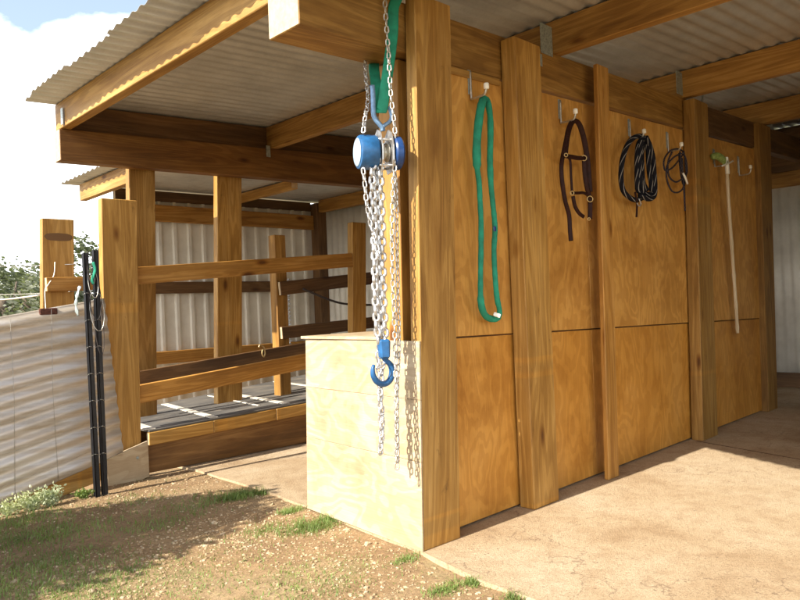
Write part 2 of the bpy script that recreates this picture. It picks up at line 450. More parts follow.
# grass
verts = []; faces = []
def blade(x, y, z, h, w, az, bend):
    k = len(verts); dx, dy = math.cos(az), math.sin(az); px, py = -dy * w, dx * w
    for i, tt in enumerate((0, .5, 1)):
        ww = (1, .75, .05)[i]; off = bend * tt * tt * h
        cx, cy, cz = x + dx * off, y + dy * off, z + h * tt * (1 - .25 * bend * tt)
        verts.append((cx - px * ww, cy - py * ww, cz)); verts.append((cx + px * ww, cy + py * ww, cz))
    faces.append([k, k + 1, k + 3, k + 2]); faces.append([k + 2, k + 3, k + 5, k + 4])
def patch(u, v, rx, ry, n, h):
    c = at(u, v, z=0)
    for _ in range(n):
        x = c.x + random.gauss(0, rx); y = c.y + random.gauss(0, ry)
        if x > slab_edge(y) + .02: continue
        blade(x, y, hgt(x, y) - .004, h * random.uniform(.4, 1.2), random.uniform(.0014, .003), random.random() * 6.28, random.uniform(.2, 1.1))
for u, v, rx, ry, n, h in [(237, 495, .09, .05, 420, .05), (262, 492, .05, .03, 120, .04), (290, 511, .05, .03, 150, .04), (312, 525, .1, .06, 520, .045), (330, 517, .04, .03, 120, .05), (268, 528, .1, .06, 200, .03),
        (405, 556, .05, .03, 120, .03), (443, 586, .05, .03, 200, .03), (473, 579, .03, .03, 160, .035), (515, 594, .04, .03, 140, .03),
        (20, 585, .22, .18, 1500, .05), (50, 560, .2, .15, 1300, .05), (15, 540, .2, .15, 1300, .05), (75, 592, .16, .1, 600, .045), (60, 530, .2, .12, 800, .05), (120, 570, .2, .12, 450, .04), (25, 520, .15, .1, 700, .06),
        (110, 590, .1, .06, 260, .03), (95, 578, .1, .06, 240, .04), (130, 568, .09, .05, 160, .03), (315, 590, .2, .1, 300, .025), (300, 575, .15, .1, 200, .025), (130, 500, .2, .1, 320, .05), (160, 520, .2, .12, 260, .04), (200, 500, .15, .1, 200, .04), (340, 560, .25, .2, 200, .02), (210, 560, .3, .2, 300, .025), (180, 590, .25, .15, 300, .025)]:
    patch(u, v, rx, ry, int(n * (.75 if u < 150 else 1.6)), h * (.8 if u < 150 else 1.1))
for _ in range(2600):
    x = random.uniform(-2.3, 0); y = random.uniform(-1.6, 3)
    if x > slab_edge(y): continue
    if noise.noise(Vector((x * 1.7, y * 1.7, 9))) < .05: continue
    blade(x, y, hgt(x, y) - .003, random.uniform(.008, .03), .0016, random.random() * 6.28, 1.)
me = bpy.data.meshes.new('grass'); me.from_pydata(verts, [], faces); me.materials.append(M['grass'])
o = bpy.data.objects.new('grass', me); COL.objects.link(o)
tag(o, 'short green grass tufts growing through the dirt and along the slab edge', 'grass', kind='stuff')

# ------------------------------------------------------------------ main shed
SHED_Y = 3.75
def zroof(x): return 3.222 + .042 * x            # valley line of the roof sheet
def zbt(x): return 2.985 + .038 * x               # beam top
shed = thing('timber_shed', 'open timber pole shed with brown beams, purlins and an iron roof', 'shed', (0, 0, 0))
# corner post: top leans a little to the right
def lean(dx, dy, H): return lambda c: Vector((c.x + dx * c.z / H, c.y + dy * c.z / H, c.z))
link('post', box(0, .289, 0, .078, 0, 3.02, 2, .005, lean(.095, 0, 2.8)), M['post'], shed)
link('post', box(.03, .289, .165, .33, 0, 2.70, 2, .004, lean(.08, 0, 2.8)), M['rail'], shed)
def mkpost(bl, br, tl, tr, y0, y1, ztop, mat):
    """post whose front face runs from bl/br (foot) to tl/tr (x at the top)"""
    cs = []
    for z, xa, xb in ((0, bl, br), (ztop, tl, tr)):
        for dy in (0, 1):
            for x in (xa, xb): cs.append((x, (y0 + .042 * x) if dy == 0 else (y1 + .042 * x), z))
    return hexa(cs, 2, .005)
link('post', mkpost(.985, 1.27, .985, 1.275, -.038, .075, 2.985, M['post']), M['post'], shed)
link('post', mkpost(3.66, 4.0, 3.80, 4.12, -.035, .072, 3.10, M['post']), M['post'], shed)
link('post', mkpost(5.60, 5.90, 5.72, 6.1, .02, .22, 3.19, M['beam']), M['beam'], shed)
# wall-top beam: two lengths, with its sunlit cut end to the left
def beam_x(x0, x1, off0, off1, zb, zt):
    cs = []
    for zf in (zb, zt):
        for off in (off0, off1):
            for x in (x0, x1): cs.append((x, yw(x) + off, zf(x)))
    return hexa(cs, 0, .005)
link('beam', beam_x(-.64, 1.10, -.003, .26, lambda x: 2.705 + .038 * x, zbt), M['beam'], shed)
link('beam', beam_x(1.103, 3.9, -.006, .1, lambda x: 2.712 + .038 * x, zbt), M['beam'], shed)
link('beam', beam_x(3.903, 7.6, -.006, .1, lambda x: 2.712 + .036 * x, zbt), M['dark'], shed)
# far beam across the wash bay
def far_beam(x0, x1, y0, y1):
    cs = []
    for zf in (lambda x: 2.70 + .018 * x, lambda x: zbt(x)):
        for y in (y0, y1):
            for x in (x0, x1): cs.append((x, y - .015 * x, zf(x)))
    return hexa(cs, 0, .005)
link('beam', far_beam(-.53, 7.8, 3.72, 3.86), M['baybeam'], shed)
link('post', box(.13, .384, 3.87, 3.955, .36, 2.80, 2, .005, lambda c: Vector((c.x - .08 + .08 * c.z / 2.7, c.y, c.z))), M['post'], shed)
link('post', box(1.05, 1.335, 3.87, 3.955, .36, 2.80, 2, .005, lambda c: Vector((c.x - .11 + .11 * c.z / 2.7, c.y, c.z))), M['post'], shed)
# purlins along y
def purlin(xa, ya, xb, yb, mat, w=.09):
    cs = []
    for zf in (lambda x: zbt(x) + .001, lambda x: zroof(x) - .004):
        for (x, y) in ((xa, ya), (xb, yb)):
            for dx in (0, w): cs.append((x + dx, y, zf(x + dx)))
    return hexa(cs, 1, .005)
p1 = link('purlin', purlin(-.5, -5, -.52, 3.85, None), M['post'], shed)
p2 = link('purlin', purlin(1.70, -5, 1.60, 3.78, None), M['purlin'], shed)
p3 = link('purlin', purlin(3.86, -5, 3.79, 3.78, None), M['purlin'], shed)
p4 = link('purlin', purlin(6.0, -5, 6.0, 3.78, None), M['purlin'], shed)
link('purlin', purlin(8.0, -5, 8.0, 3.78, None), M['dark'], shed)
# galvanised straps at the purlin ends
def strap(u0, v0, u1, v1, off, parent, w=None):
    a = atw(u0, v0, off); b = atw(u1, v1, off)
    cs = [(x, yw(x) + off + dy, z) for z in (min(a.z, b.z), max(a.z, b.z)) for dy in (0, .004) for x in (a.x, b.x)]
    link('bracket', hexa(cs, 2, 0), M['bracket'], parent)
strap(540, 22, 553, 57, -.012, p2); strap(676, 70, 686, 97, -.012, p3); strap(763, 108, 773, 130, -.012, p4)
q = link('bracket', board(atw(703, 83, -.05), atw(702, 112, -.05), .035, .003, (1, 0, 0), 0), M['bracket'], shed)
q = link('bracket', board(atw(540.5, 54, -.02), atw(541, 66, -.02), .03, .004, (1, 0, 0), 0), M['bracket'], shed)
link('bracket', board((-.535, 3.64, 2.98), (-.535, 3.64, 3.12), .05, .004, (0, 1, 0), 0), M['bracket'], p1)
link('bracket', board((1.56, 3.69, 2.95), (1.56, 3.69, 3.07), .05, .004, (1, 0, 0), 0), M['bracket'], p2)
# trimmer behind the far beam
tb = [(-.41, 3.79), (7.9, 3.79)]
cs = [(x, y + dy, zf(x)) for zf in (lambda x: zbt(x) + .001, lambda x: zroof(x) - .002) for dy in (0, .05) for (x, y) in tb]
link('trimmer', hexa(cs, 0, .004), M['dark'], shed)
# roof sheet: corrugations run along x
PITCH = .122
def eave(y):
    if y > .15: return -.765 - .025 * math.floor((y + 1.2) / .8 % 2)
    return max(-1.24, -.79 - (.15 - y) * .42)  # unseen part of the overhang, shaped for the slant of its floor shadow
Y0, Y1 = -5., 3.88; NY = int((Y1 - Y0) / PITCH * 8)
def roofpt(a, b):
    y = Y0 + (Y1 - Y0) * a; x0 = min(eave(y), 3.0); x = x0 + (8.2 - x0) * (b ** 1.6)
    return (x, y, zroof(x) + .009 + .009 * math.cos(2 * math.pi * y / PITCH))
o = thicken(link('roof', corrugated(roofpt, NY, 5), M['sheet'], shed, True))

def rearw(a, b):
    x = 3.56 + 4.4 * a; return (x, 3.91 + .009 * math.cos(2 * math.pi * x / .122), .03 + 2.95 * b)
thicken(link('rear_cladding', corrugated(rearw, 290, 1), M['clad'], shed, True))
def frontw(a, b):  # unseen front wall, added to cut skylight in the far right corner
    x = 2.6 + 5.4 * a; return (x, -4.4 + .009 * math.cos(2 * math.pi * x / .122), .03 + (zroof(x) - .05) * b)
thicken(link('added_front_cladding', corrugated(frontw, 360, 1), M['clad'], shed, True))
link('girt', box(2.6, 8, -4.37, -4.32, 1.2, 1.35, 0), M['dark'], shed)  # girt and post belong to the added front wall
link('post', box(2.55, 2.7, -4.36, -4.2, 0, 3.05, 2), M['beam'], shed)
# ------------------------------------------------------------------ partition wall
wall = thing('plywood_wall', 'orange plywood partition wall lining the stable side of the shed', 'wall')
def zseam(x): return 1.12 - .018 * x
segs = [(.25, 1.04, 0), (1.21, 1.998, 0), (2.0, 3.9, 0), (3.95, 5.78, 0)]
for i, (xa, xb, _) in enumerate(segs):
    for lower in (0, 1):
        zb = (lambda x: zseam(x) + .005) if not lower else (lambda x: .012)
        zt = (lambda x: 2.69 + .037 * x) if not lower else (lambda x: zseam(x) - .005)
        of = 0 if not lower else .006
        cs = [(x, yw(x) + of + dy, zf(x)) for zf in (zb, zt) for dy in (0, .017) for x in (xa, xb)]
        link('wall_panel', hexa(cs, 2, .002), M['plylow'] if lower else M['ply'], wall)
cs = [(x, yw(x) + dy, zseam(x) + dz) for dz in (-.05, .05) for dy in (.026, .07) for x in (.33, 5.6)]
link('nogging', hexa(cs, 0, .003), M['dark'], wall)
cs = [(x, yw(x) + dy, dz) for dz in (.0, .09) for dy in (.03, .08) for x in (.33, 5.6)]
link('bottom_plate', hexa(cs, 0, .003), M['dark'], wall)
link('stud', mkpost(1.92, 2.075, 2.02, 2.185, -.045, -.008, 3.03, None), M['rail'], wall)
cs = [(x, yw(x) + dy, 2.652 + dz + .038 * x) for dz in (0, .045) for dy in (-.012, -.002) for x in (.34, .96)]
link('trim', hexa(cs, 0, .002), M['beam'], wall)

# far cross wall at the right
bw = thing('iron_wall', 'grey corrugated iron end wall with timber rails, far right of the floor', 'wall')
XB = 7.9
def bwp(a, b):
    y = -5 + 7.5 * a; return (XB + .009 * math.cos(2 * math.pi * y / .122), y, .06 + 2.72 * b)
thicken(link('cladding', corrugated(bwp, int(7.5 / .122 * 8), 1), M['clad'], bw, True))
link('kickboard', box(XB - .06, XB - .015, -5, 2.5, 0, .2, 1), M['dark'], bw)
link('wall_rail', box(XB - .09, XB - .02, -5, 2.5, 2.72, 2.92, 1), M['beam'], bw)
link('wall_rail', box(XB - .06, XB - .01, -5, 2.5, 2.925, 3.49, 1), M['dark'], bw)
def sw(a, b):
    x = 5.95 + 1.9 * a; return (x, 2.5 + .009 * math.cos(2 * math.pi * x / .122), .05 + 3.1 * b)
thicken(link('side_cladding', corrugated(sw, 120, 1), M['clad'], bw, True))

# ------------------------------------------------------------------ rear lean-to
lt = thing('lean_to', 'low lean-to with cream ribbed cladding behind the wash bay', 'shed', (0, 5.3, 0))
link('fascia', box(.17, .24, 3.98, 5.27, 2.60, 2.775, 1), M['post'], lt)
def ltroof(a, b):
    y = 3.97 + (5.42 - 3.97) * a; x = .03 + 3.7 * b
    return (x, y, 2.80 + .008 * x + .009 * math.cos(2 * math.pi * y / PITCH))
thicken(link('roof', corrugated(ltroof, int(1.45 / PITCH * 8), 4), M['sheet'], lt, True))
def ribs(a, s0, pitch=.19):
    """pan and rib profile: offset out of the wall for a distance s along it"""
    t = (a / pitch) % 1
    return .0 if t < .62 else (.032 * (t - .62) / .06 if t < .68 else (.032 if t < .86 else (.032 * (.92 - t) / .06 if t < .92 else 0.)))
def ribbed(x0, x1, y, z0, z1, flip=-1):
    bm = bmesh.new(); brk = []; pitch = .19; k = math.floor(x0 / pitch)
    while k * pitch < x1:
        for f in (0, .62, .68, .86, .92): 
            s = (k + f) * pitch
            if x0 <= s <= x1: brk.append(s)
        k += 1
    col = [[bm.verts.new((s, y + flip * ribs(s + 1e-6, 0), z)) for z in (z0, z1)] for s in brk]
    for a, b in zip(col, col[1:]): bm.faces.new((a[0], b[0], b[1], a[1]))
    return bm
thicken(link('cladding', ribbed(.57, 3.5, 5.36, .05, 2.77), M['clad'], lt))
link('girt', box(.58, 3.3, 5.27, 5.315, 2.425, 2.62, 0, .004), M['rail'], lt)
link('girt', box(.58, 3.3, 5.27, 5.315, .76, .905, 0, .004), M['rail'], lt)
link('girt', box(.58, 3.3, 5.30, 5.315, 1.58, 1.72, 0, .004), M['dark'], lt)
link('wall_plate', box(.58, 3.3, 5.325, 5.355, 2.66, 2.78, 0, .003, lambda c: Vector((c.x, c.y, c.z + .008 * c.x))), M['dark'], lt)  # dark board standing in for the shade on the cladding above the girt
link('corner_post', box(3.31, 3.54, 5.20, 5.35, 0, 2.79, 2), M['dark'], lt)
link('purlin', box(2.04, 2.13, 3.98, 5.27, 2.70, 2.80, 1), M['post'], lt)
link('wall_plate', box(3.33, 3.42, 3.9, 5.19, 2.66, 2.822, 1), M['beam'], lt)
def ltside(a, b):
    y = 3.88 + 1.45 * a; return (3.47 + .009 * math.cos(2 * math.pi * y / .122), y, 0.05 + 2.765 * b)
thicken(link('side_cladding', corrugated(ltside, 100, 1), M['clad'], lt, True))

# ------------------------------------------------------------------ loading platform
pf = thing('loading_platform', 'low timber platform topped with grey rubber mat and pale cleats', 'platform', (.7, 3.1, 0))
sl = lambda x: .032 * x
def slope(c): return Vector((c.x, c.y, c.z + sl(c.x)))
link('edge_board', box(-.125, .47, 3.075, 3.125, .245, .352, 0, .005, slope), M['post'], pf)
link('edge_board', box(.474, 1.13, 3.078, 3.125, .245, .352, 0, .005, slope), M['post'], pf)
link('edge_board', box(1.134, 2.3, 3.075, 3.125, .245, .352, 0, .005, slope), M['post'], pf)
link('edge_board', box(2.303, 3.3, 3.075, 3.125, .245, .352, 0, .005, slope), M['beam'], pf)
link('skirt', box(-.12, 3.3, 3.13, 3.165, .005, .25, 0, .004, lambda c: Vector((c.x, c.y, c.z + (sl(c.x) if c.z > .1 else 0)))), M['skirt'], pf)
bm = bmesh.new()
cs = [(x, y, z + sl(x)) for z in (.353, .372) for (x, y) in ((-.12, 3.085), (3.25, 3.085), (-.12, 4.35), (3.25, 5.2))]
link('deck_mat', hexa(cs, 0, .004), M['mat'], pf)
for (xa, ya), (xb, yb), w in (((-.10, 3.10), (.02, 4.3), .09), ((.49, 3.10), (.66, 4.45), .075), ((1.08, 3.3), (1.22, 4.55), .026), ((1.28, 3.12), (1.46, 4.65), .075), ((2.11, 3.12), (2.3, 4.85), .07), ((2.9, 3.12), (3.08, 5.0), .07)):
    link('cleat', board((xa, ya, .377 + sl(xa)), (xb, yb, .377 + sl(xb)), w, .008, (1, 0, 0), .002), M['cleat'], pf)
link('joist', box(-.1, 3.25, 4.25, 4.31, .0, .35, 0, .004, lambda c: Vector((c.x, c.y + .25 * max(0, c.x), c.z + (sl(c.x) if c.z > .1 else 0)))), M['dark'], pf)

# ------------------------------------------------------------------ rails of the race
fr = thing('rail_fence', 'front orange pine rails between two cut-off posts on the platform edge', 'fence', (-.3, 3.1, 0))
link('post', hexa([(-.48, 3.1, -.05), (-.19, 3.1, -.05), (-.48, 3.18, -.05), (-.19, 3.18, -.05), (-.435, 3.1, 2.285), (-.143, 3.1, 2.285), (-.435, 3.18, 2.285), (-.143, 3.18, 2.285)], 2, .005), M['post'], fr)
link('post', box(2.26, 2.45, 3.19, 3.28, .4, 2.24, 2, .005, lambda c: Vector((c.x - .11 + .11 * c.z / 2.24, c.y, c.z))), M['post'], fr)
a0, a1 = at(138, 276, y=3.135), at(345, 260.5, y=3.135)
link('rail', board((-.22, 3.208, 1.655), (2.235, 3.208, 1.832), .147, .05), M['rail'], fr)
link('rail', board((-.25, 3.208, .655), (2.18, 3.208, .85), .152, .05), M['rail'], fr)
rr = thing('rail_fence', 'rear dark rails of the race seen behind the orange front rails', 'fence', (1.6, 3.7, 0))
link('post', box(1.60, 1.74, 3.70, 3.82, .36, 2.13, 2, .005), M['beam'], rr)
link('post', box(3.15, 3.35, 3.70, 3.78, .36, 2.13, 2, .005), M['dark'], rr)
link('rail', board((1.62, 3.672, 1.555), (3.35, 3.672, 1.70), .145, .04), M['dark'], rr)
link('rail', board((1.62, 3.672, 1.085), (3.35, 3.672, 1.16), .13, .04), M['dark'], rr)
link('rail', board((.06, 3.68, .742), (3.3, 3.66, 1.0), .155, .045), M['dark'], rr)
# corrugated offcut behind the inner post
def offc(a, b):
    z = .95 + .72 * a; return (1.83 + .16 * b, 3.9, z) if False else (1.872 + .012 * math.cos(2 * math.pi * z / .045), 3.86 + .06 * b, z)
o = thicken(link('iron_offcut', corrugated(offc, 160, 1), M['sheet'], None, True))
tag(o, 'thin sunlit strip of corrugated iron standing behind the inner rail post', 'iron strip')
# snap hook hanging on rear plank
c = at(262, 352, y=3.63)
cl = sweep(smooth_path([c + Vector((-.035, 0, .05)), c + Vector((-.02, 0, .075)), c + Vector((.01, 0, .06)), c + Vector((.03, 0, .03)), c + Vector((.035, 0, -.02)), c + Vector((.02, 0, -.05)), c + Vector((0, 0, -.02)), c + Vector((.01, 0, .03))], 5), .009, ns=6)
tag(link('snap_hook', cl, M['brass'], None, True), 'small brown metal snap hook hung over the dark rear plank', 'snap hook')
# slack rope
rp = smooth_path([at(303, 289, y=3.64), at(315, 294, y=3.6), at(330, 300, y=3.55), at(346, 304, y=3.5), at(372, 305, y=3.45)], 6)
tag(link('rope', sweep(rp, .012), M['darkrope'], None, True), 'dark slack rope sagging between the posts behind the box', 'rope')
# base plate (gate flap) and bolt
kb = thing('kick_plate', 'short pale board bolted across the foot of the left front post', 'board', (-.3, 3.04, 0))
k = [at(107.5, 497, y=3.05), at(149, 476, y=3.05), at(106.5, 459, y=3.05), at(147.5, 441, y=3.05)]
cs = []
for (l, r_) in ((k[0], k[1]), (k[2], k[3])):
    for dy in (-.012, .022): cs += [(l.x, 3.05 + dy, l.z), (r_.x, 3.05 + dy, r_.z)]
link('board', hexa(cs, 0, .003), M['plybox'], kb)
c = at(138, 458, y=3.03); bl = lathe([(.012, 0), (.012, .006), (.007, .007), (.007, .012)], 10)
for v in bl.verts: v.co = Vector((c.x + v.co.y, 3.038 - v.co.x, c.z + v.co.z))
link('bolt', bl, M['bracket'], kb)

# ------------------------------------------------------------------ plywood box
bx = thing('plywood_box', 'large pale plywood box standing sunlit against the corner post', 'box', (.1, .6, 0))
def ptf(t, z, dx=0): return (.115 * t + .04 * z / 1.12 + dx, 1.19 * t, z)
for (za, zb, ta, tb) in ((.0, .47, 0, 1), (.472, .80, 0, 1), (.802, 1.118, 0, 1)):
    cs = []
    for z in (za, zb):
        for dx in (-.014, -.002):
            for t in (ta, tb): cs.append(ptf(t, z, dx))
    cs = [cs[0], cs[1], cs[2], cs[3], cs[4], cs[5], cs[6], cs[7]]
    link('front_panel', hexa(cs, 1, .0015), M['plybox'], bx)
link('side_panel', hexa([(.115, 1.17, 0), (1.1, 1.17, 0), (.117, 1.188, 0), (1.1, 1.188, 0), (.155, 1.17, 1.118), (1.1, 1.17, 1.118), (.157, 1.188, 1.118), (1.1, 1.188, 1.118)], 0, .002), M['plybox'], bx)
link('end_panel', box(1.08, 1.098, .36, 1.168, 0, 1.118, 1, .002), M['plybox'], bx)
cs = [(xa, y, z) for z in (1.12, 1.142) for (y, xl) in ((.34, .035), (1.235, .055)) for xa in (xl, 1.13)]
cs = [(x, y, z) for z in (1.12, 1.138) for (x, y) in ((.052, .34), (1.13, .34), (.127, 1.225), (1.13, 1.225))]
link('lid', hexa(cs, 0, .002), M['plybox'], bx)

# ------------------------------------------------------------------ chain hoist
HY = .085
C = at(384, 153, y=HY); AX = R(-24.7)
hoist = thing('chain_hoist', 'blue chain hoist with silver chains hung beside the corner post', 'chain hoist', C, AX)
def hl(name, bm, mat, smooth=True, parent=None):   # local coordinates of the hoist
    o = link(name, bm, mat, parent or hoist, smooth, world=False); return o
def shade_auto(o, ang=35):
    for p in o.data.polygons: p.use_smooth = True
    try: o.data.set_sharp_from_angle(angle=R(ang))
    except Exception: pass
    return o
s = .0053
wc = lathe([(.0, -.148), (.07, -.148), (.086, -.142), (.091, -.13), (.092, -.055), (.086, -.045), (.05, -.04)], 36)
wc = shade_auto(hl('wheel_cover', wc, M['blue']))
fp = lathe([(.0, -.1525), (.068, -.1525), (.074, -.149), (.0, -.1485)], 36); shade_auto(hl('face_disc', fp, M['plate'], parent=wc))  # paler disc on the outer face of the wheel cover
gc = lathe([(.04, .04), (.084, .044), (.09, .052), (.09, .082), (.08, .092), (.03, .096)], 32); gc = shade_auto(hl('gear_cover', gc, M['bluedark']))
for xx in (-.034, .026):
    bm = bmesh.new(); vs = []
    for (yy, zz) in ((-.04, -.11), (.04, -.11), (.075, -.05), (.08, .03), (.05, .1), (.0, .125), (-.05, .1), (-.08, .03), (-.075, -.05)):
        vs.append((bm.verts.new((xx, yy, zz)), bm.verts.new((xx + .007, yy, zz))))
    bm.faces.new([v[0] for v in vs]); bm.faces.new([v[1] for v in vs][::-1])
    for i in range(len(vs)): a, b = vs[i], vs[(i + 1) % len(vs)]; bm.faces.new((a[0], a[1], b[1], b[0]))
    bmesh.ops.recalc_face_normals(bm, faces=bm.faces); hl('side_plate', bm, M['steel'], False)
sh = lathe([(.03, -.026), (.05, -.022), (.05, -.014), (.034, -.004), (.034, .004), (.05, .014), (.05, .02), (.03, .024)], 24); shade_auto(hl('chain_sheave', sh, M['wirezinc']))
for (yy, zz) in ((-.055, .06), (.055, .06), (-.05, -.075), (.05, -.075)):
    b = lathe([(.007, -.044), (.007, .034)], 10)
    for v in b.verts: v.co += Vector((0, yy, zz))
    hl('stay_bolt', b, M['steel'])
for k in range(6):
    a = k * math.pi / 3; b = lathe([(.006, .0915), (.006, .0985), (.001, .1)], 8)
    for v in b.verts: v.co += Vector((0, .06 * math.cos(a), .06 * math.sin(a)))
    hl('bolt', b, M['steel'], parent=gc)
# top hook (cradle that holds the sling)
pts = []
for k in range(0, 15):
    a = R(-70 + 290 * k / 14 - 90 + 55)
    pts.append((.047 * math.cos(a), 0, .21 + .05 * math.sin(a)))
hook_pts = [(0, 0, .118), (0, 0, .138), (.014, 0, .152), (.04, 0, .17), (.052, 0, .198), (.046, 0, .232), (.036, 0, .25)]
hk = sweep(smooth_path([Vector(p) for p in hook_pts], 5), .011, .012, 10, radii=None)
hk2 = sweep(smooth_path([Vector(p) for p in [(0, 0, .118), (-.004, 0, .135), (-.02, 0, .155), (-.042, 0, .182), (-.05, 0, .215), (-.048, 0, .30), (-.05, 0, .36)]], 5), .014, .012, 10)
hl('top_hook', merge(hk, hk2), M['hookblue'])

def chain(path, pitch, W, r, roll0=0., jitter=.0):
    """links threaded along a path, each turned a quarter against the last"""
    pts = smooth_path(path, 8); ds = [0]
    for a, b in zip(pts, pts[1:]): ds.append(ds[-1] + (b - a).length)
    n = max(2, int(ds[-1] / pitch)); bm = bmesh.new(); Lk = pitch + 2.1 * r
    k = 0
    for i in range(n):
        d = (i + .5) * pitch
        while k < len(ds) - 2 and ds[k + 1] < d: k += 1
        t = (d - ds[k]) / max(1e-6, ds[k + 1] - ds[k]); c = pts[k].lerp(pts[k + 1], t); tn = (pts[k + 1] - pts[k]).normalized()
        sd = tn.cross(Vector((.66, .75, 0)));  sd.normalize(); ot = tn.cross(sd)
        ro = roll0 + (math.pi / 2 if i % 2 else 0) + random.uniform(-jitter, jitter)
        e1 = sd * math.cos(ro) + ot * math.sin(ro); e2 = ot * math.cos(ro) - sd * math.sin(ro)
        ring = []; st = (Lk / 2 - W / 2)
        for q in range(14):
            a = 2 * math.pi * q / 14; x = math.cos(a) * (W / 2 - r); y = math.sin(a) * (W / 2 - r) + (st if math.sin(a) >= 0 else -st)
            out = Vector((math.cos(a), math.sin(a)))
            vs = []
            for h in range(6):
                b = 2 * math.pi * h / 6; o = r * math.cos(b); w = r * math.sin(b)
                vs.append(bm.verts.new(c + e1 * (x + out.x * o) + tn * (y + out.y * o) + e2 * w))
            ring.append(vs)
        for q in range(14):
            A, B = ring[q], ring[(q + 1) % 14]
            for h in range(6): bm.faces.new((A[h], A[(h + 1) % 6], B[(h + 1) % 6], B[h]))
    bmesh.ops.recalc_face_normals(bm, faces=bm.faces); return bm
def P(u, v, y): return at(u, v, y=y)
# hand chain thrown over the beam: back fall, front fall, end hanging low
HC = dict(pitch=.034, W=.029, r=.0046)
link('hand_chain', chain([P(364, 46, .36), P(366, 75, .26), P(368, 100, .15), P(365, 118, .1), P(363, 136, HY)], **HC, roll0=.5, jitter=.25), M['steel'], hoist, True)
link('hand_chain', chain([P(384, -12, .045), P(386, 20, .045), P(389, 60, .045), P(391, 95, .04), P(394, 120, .03), P(396, 150, .02), P(393, 190, .03), P(392, 240, .04), P(393, 290, .04), P(395, 340, .04), P(396, 400, .03), P(397, 472, .02)], **HC, roll0=.3, jitter=.3), M['chaingrey'], hoist, True)
link('hand_chain', chain([P(392, 150, .08), P(396, 190, .07), P(397, 240, .07), P(398, 300, .07), P(399, 345, .06), P(397, 400, .05), P(398, 466, .04)], **HC, roll0=.9, jitter=.3), M['chaingrey'], hoist, True)
link('hand_chain', chain([P(363, 168, HY), P(365, 185, HY), P(367, 205, HY), P(371, 226, HY), P(376, 242, HY - .02), P(379, 262, HY - .03)], **HC, roll0=.5, jitter=.3), M['steel'], hoist, True)
LC = dict(pitch=.040, W=.046, r=.0092)
for (du, dy, r0, ju) in ((-4.5, .0, .35, 0), (3.5, -.012, .25, 2), (0, .035, 1.1, 1)):
    link('load_chain', chain([P(379 + du * .5, 148, HY + dy), P(377 + du, 172 + 3 * ju, HY + dy), P(378 + du, 205, HY + dy), P(379 + du, 250, HY + dy), P(380 + du, 300, HY + dy), P(382 + du * .9, 335, HY + dy), P(383 + du * .5, 345, HY + dy)], **LC, roll0=r0, jitter=.15), M['steel'], hoist, True)
link('load_chain', chain([P(383, 362, HY + .02), P(381, 380, HY + .02), P(380, 400, HY), P(381, 430, HY), P(380, 458, HY)], .036, .036, .0058, .4, .3), M['steel'], hoist, True)
link('load_chain', chain([P(378, 345, HY + .03), P(379, 380, HY + .03), P(382, 410, HY + .02), P(382, 435, HY + .02), P(380, 456, HY + .01)], .036, .036, .0058, 1.1, .3), M['steel'], hoist, True)
# hook block
hb = P(384, 349, HY - .01)
bm = box(-.032, .032, -.028, .028, -.052, .052, 2, .012)
for v in bm.verts:
    v.co = Vector((v.co.x * (1 - .15 * (v.co.z < 0)), v.co.y, v.co.z)); v.co.rotate(Euler((0, 0, AX))); v.co += hb
blk = link('hook_block', bm, M['blue'], hoist)
hp = [(384, 358), (386.5, 361), (390.5, 365), (392, 372), (390, 380), (384, 384), (377.5, 382), (373.5, 376), (372.8, 369), (374, 365)]
hpts = smooth_path([P(u, v, HY - .01) for u, v in hp], 5)
rad = [1 - .45 * max(0, (i / len(hpts) - .7) / .3) + .25 * math.sin(math.pi * i / len(hpts)) for i in range(len(hpts))]
hkb = link('hook', sweep(hpts, .0135, .014, 10, ref=(.66, .75, 0), radii=rad), M['blue'], hoist, True)
link('latch', sweep(smooth_path([P(386, 363, HY - .01), P(382, 366, HY - .02), P(376, 369, HY - .01)], 4), .006, .004, 6), M['steel'], hkb, True)

# green sling over the cantilevered beam
path = [P(381, 111, HY), P(383, 104, HY - .01), P(388, 70, .066), P(392.5, 35, .062), P(393.5, 8, .06)]
zt = zbt(.06) + .012
top_f = Vector((.03, .07, zt + .004)); top_b = Vector((-.12, .385, zt - .005))
path += [top_f, Vector((-.03, .2, zt + .006)), top_b, Vector((-.14, .395, 2.85)), P(371, 52, .385), P(374, 70, .28), P(377, 92, .15), P(379, 106, .1)]
sl_o = sweep(smooth_path(path, 6), .03, .006, 10, ref=(.66, .75, 0), closed=True)
tag(link('lifting_sling', sl_o, M['green'], None, True), 'flat green lifting sling looped over the beam, holding the blue hoist', 'sling')

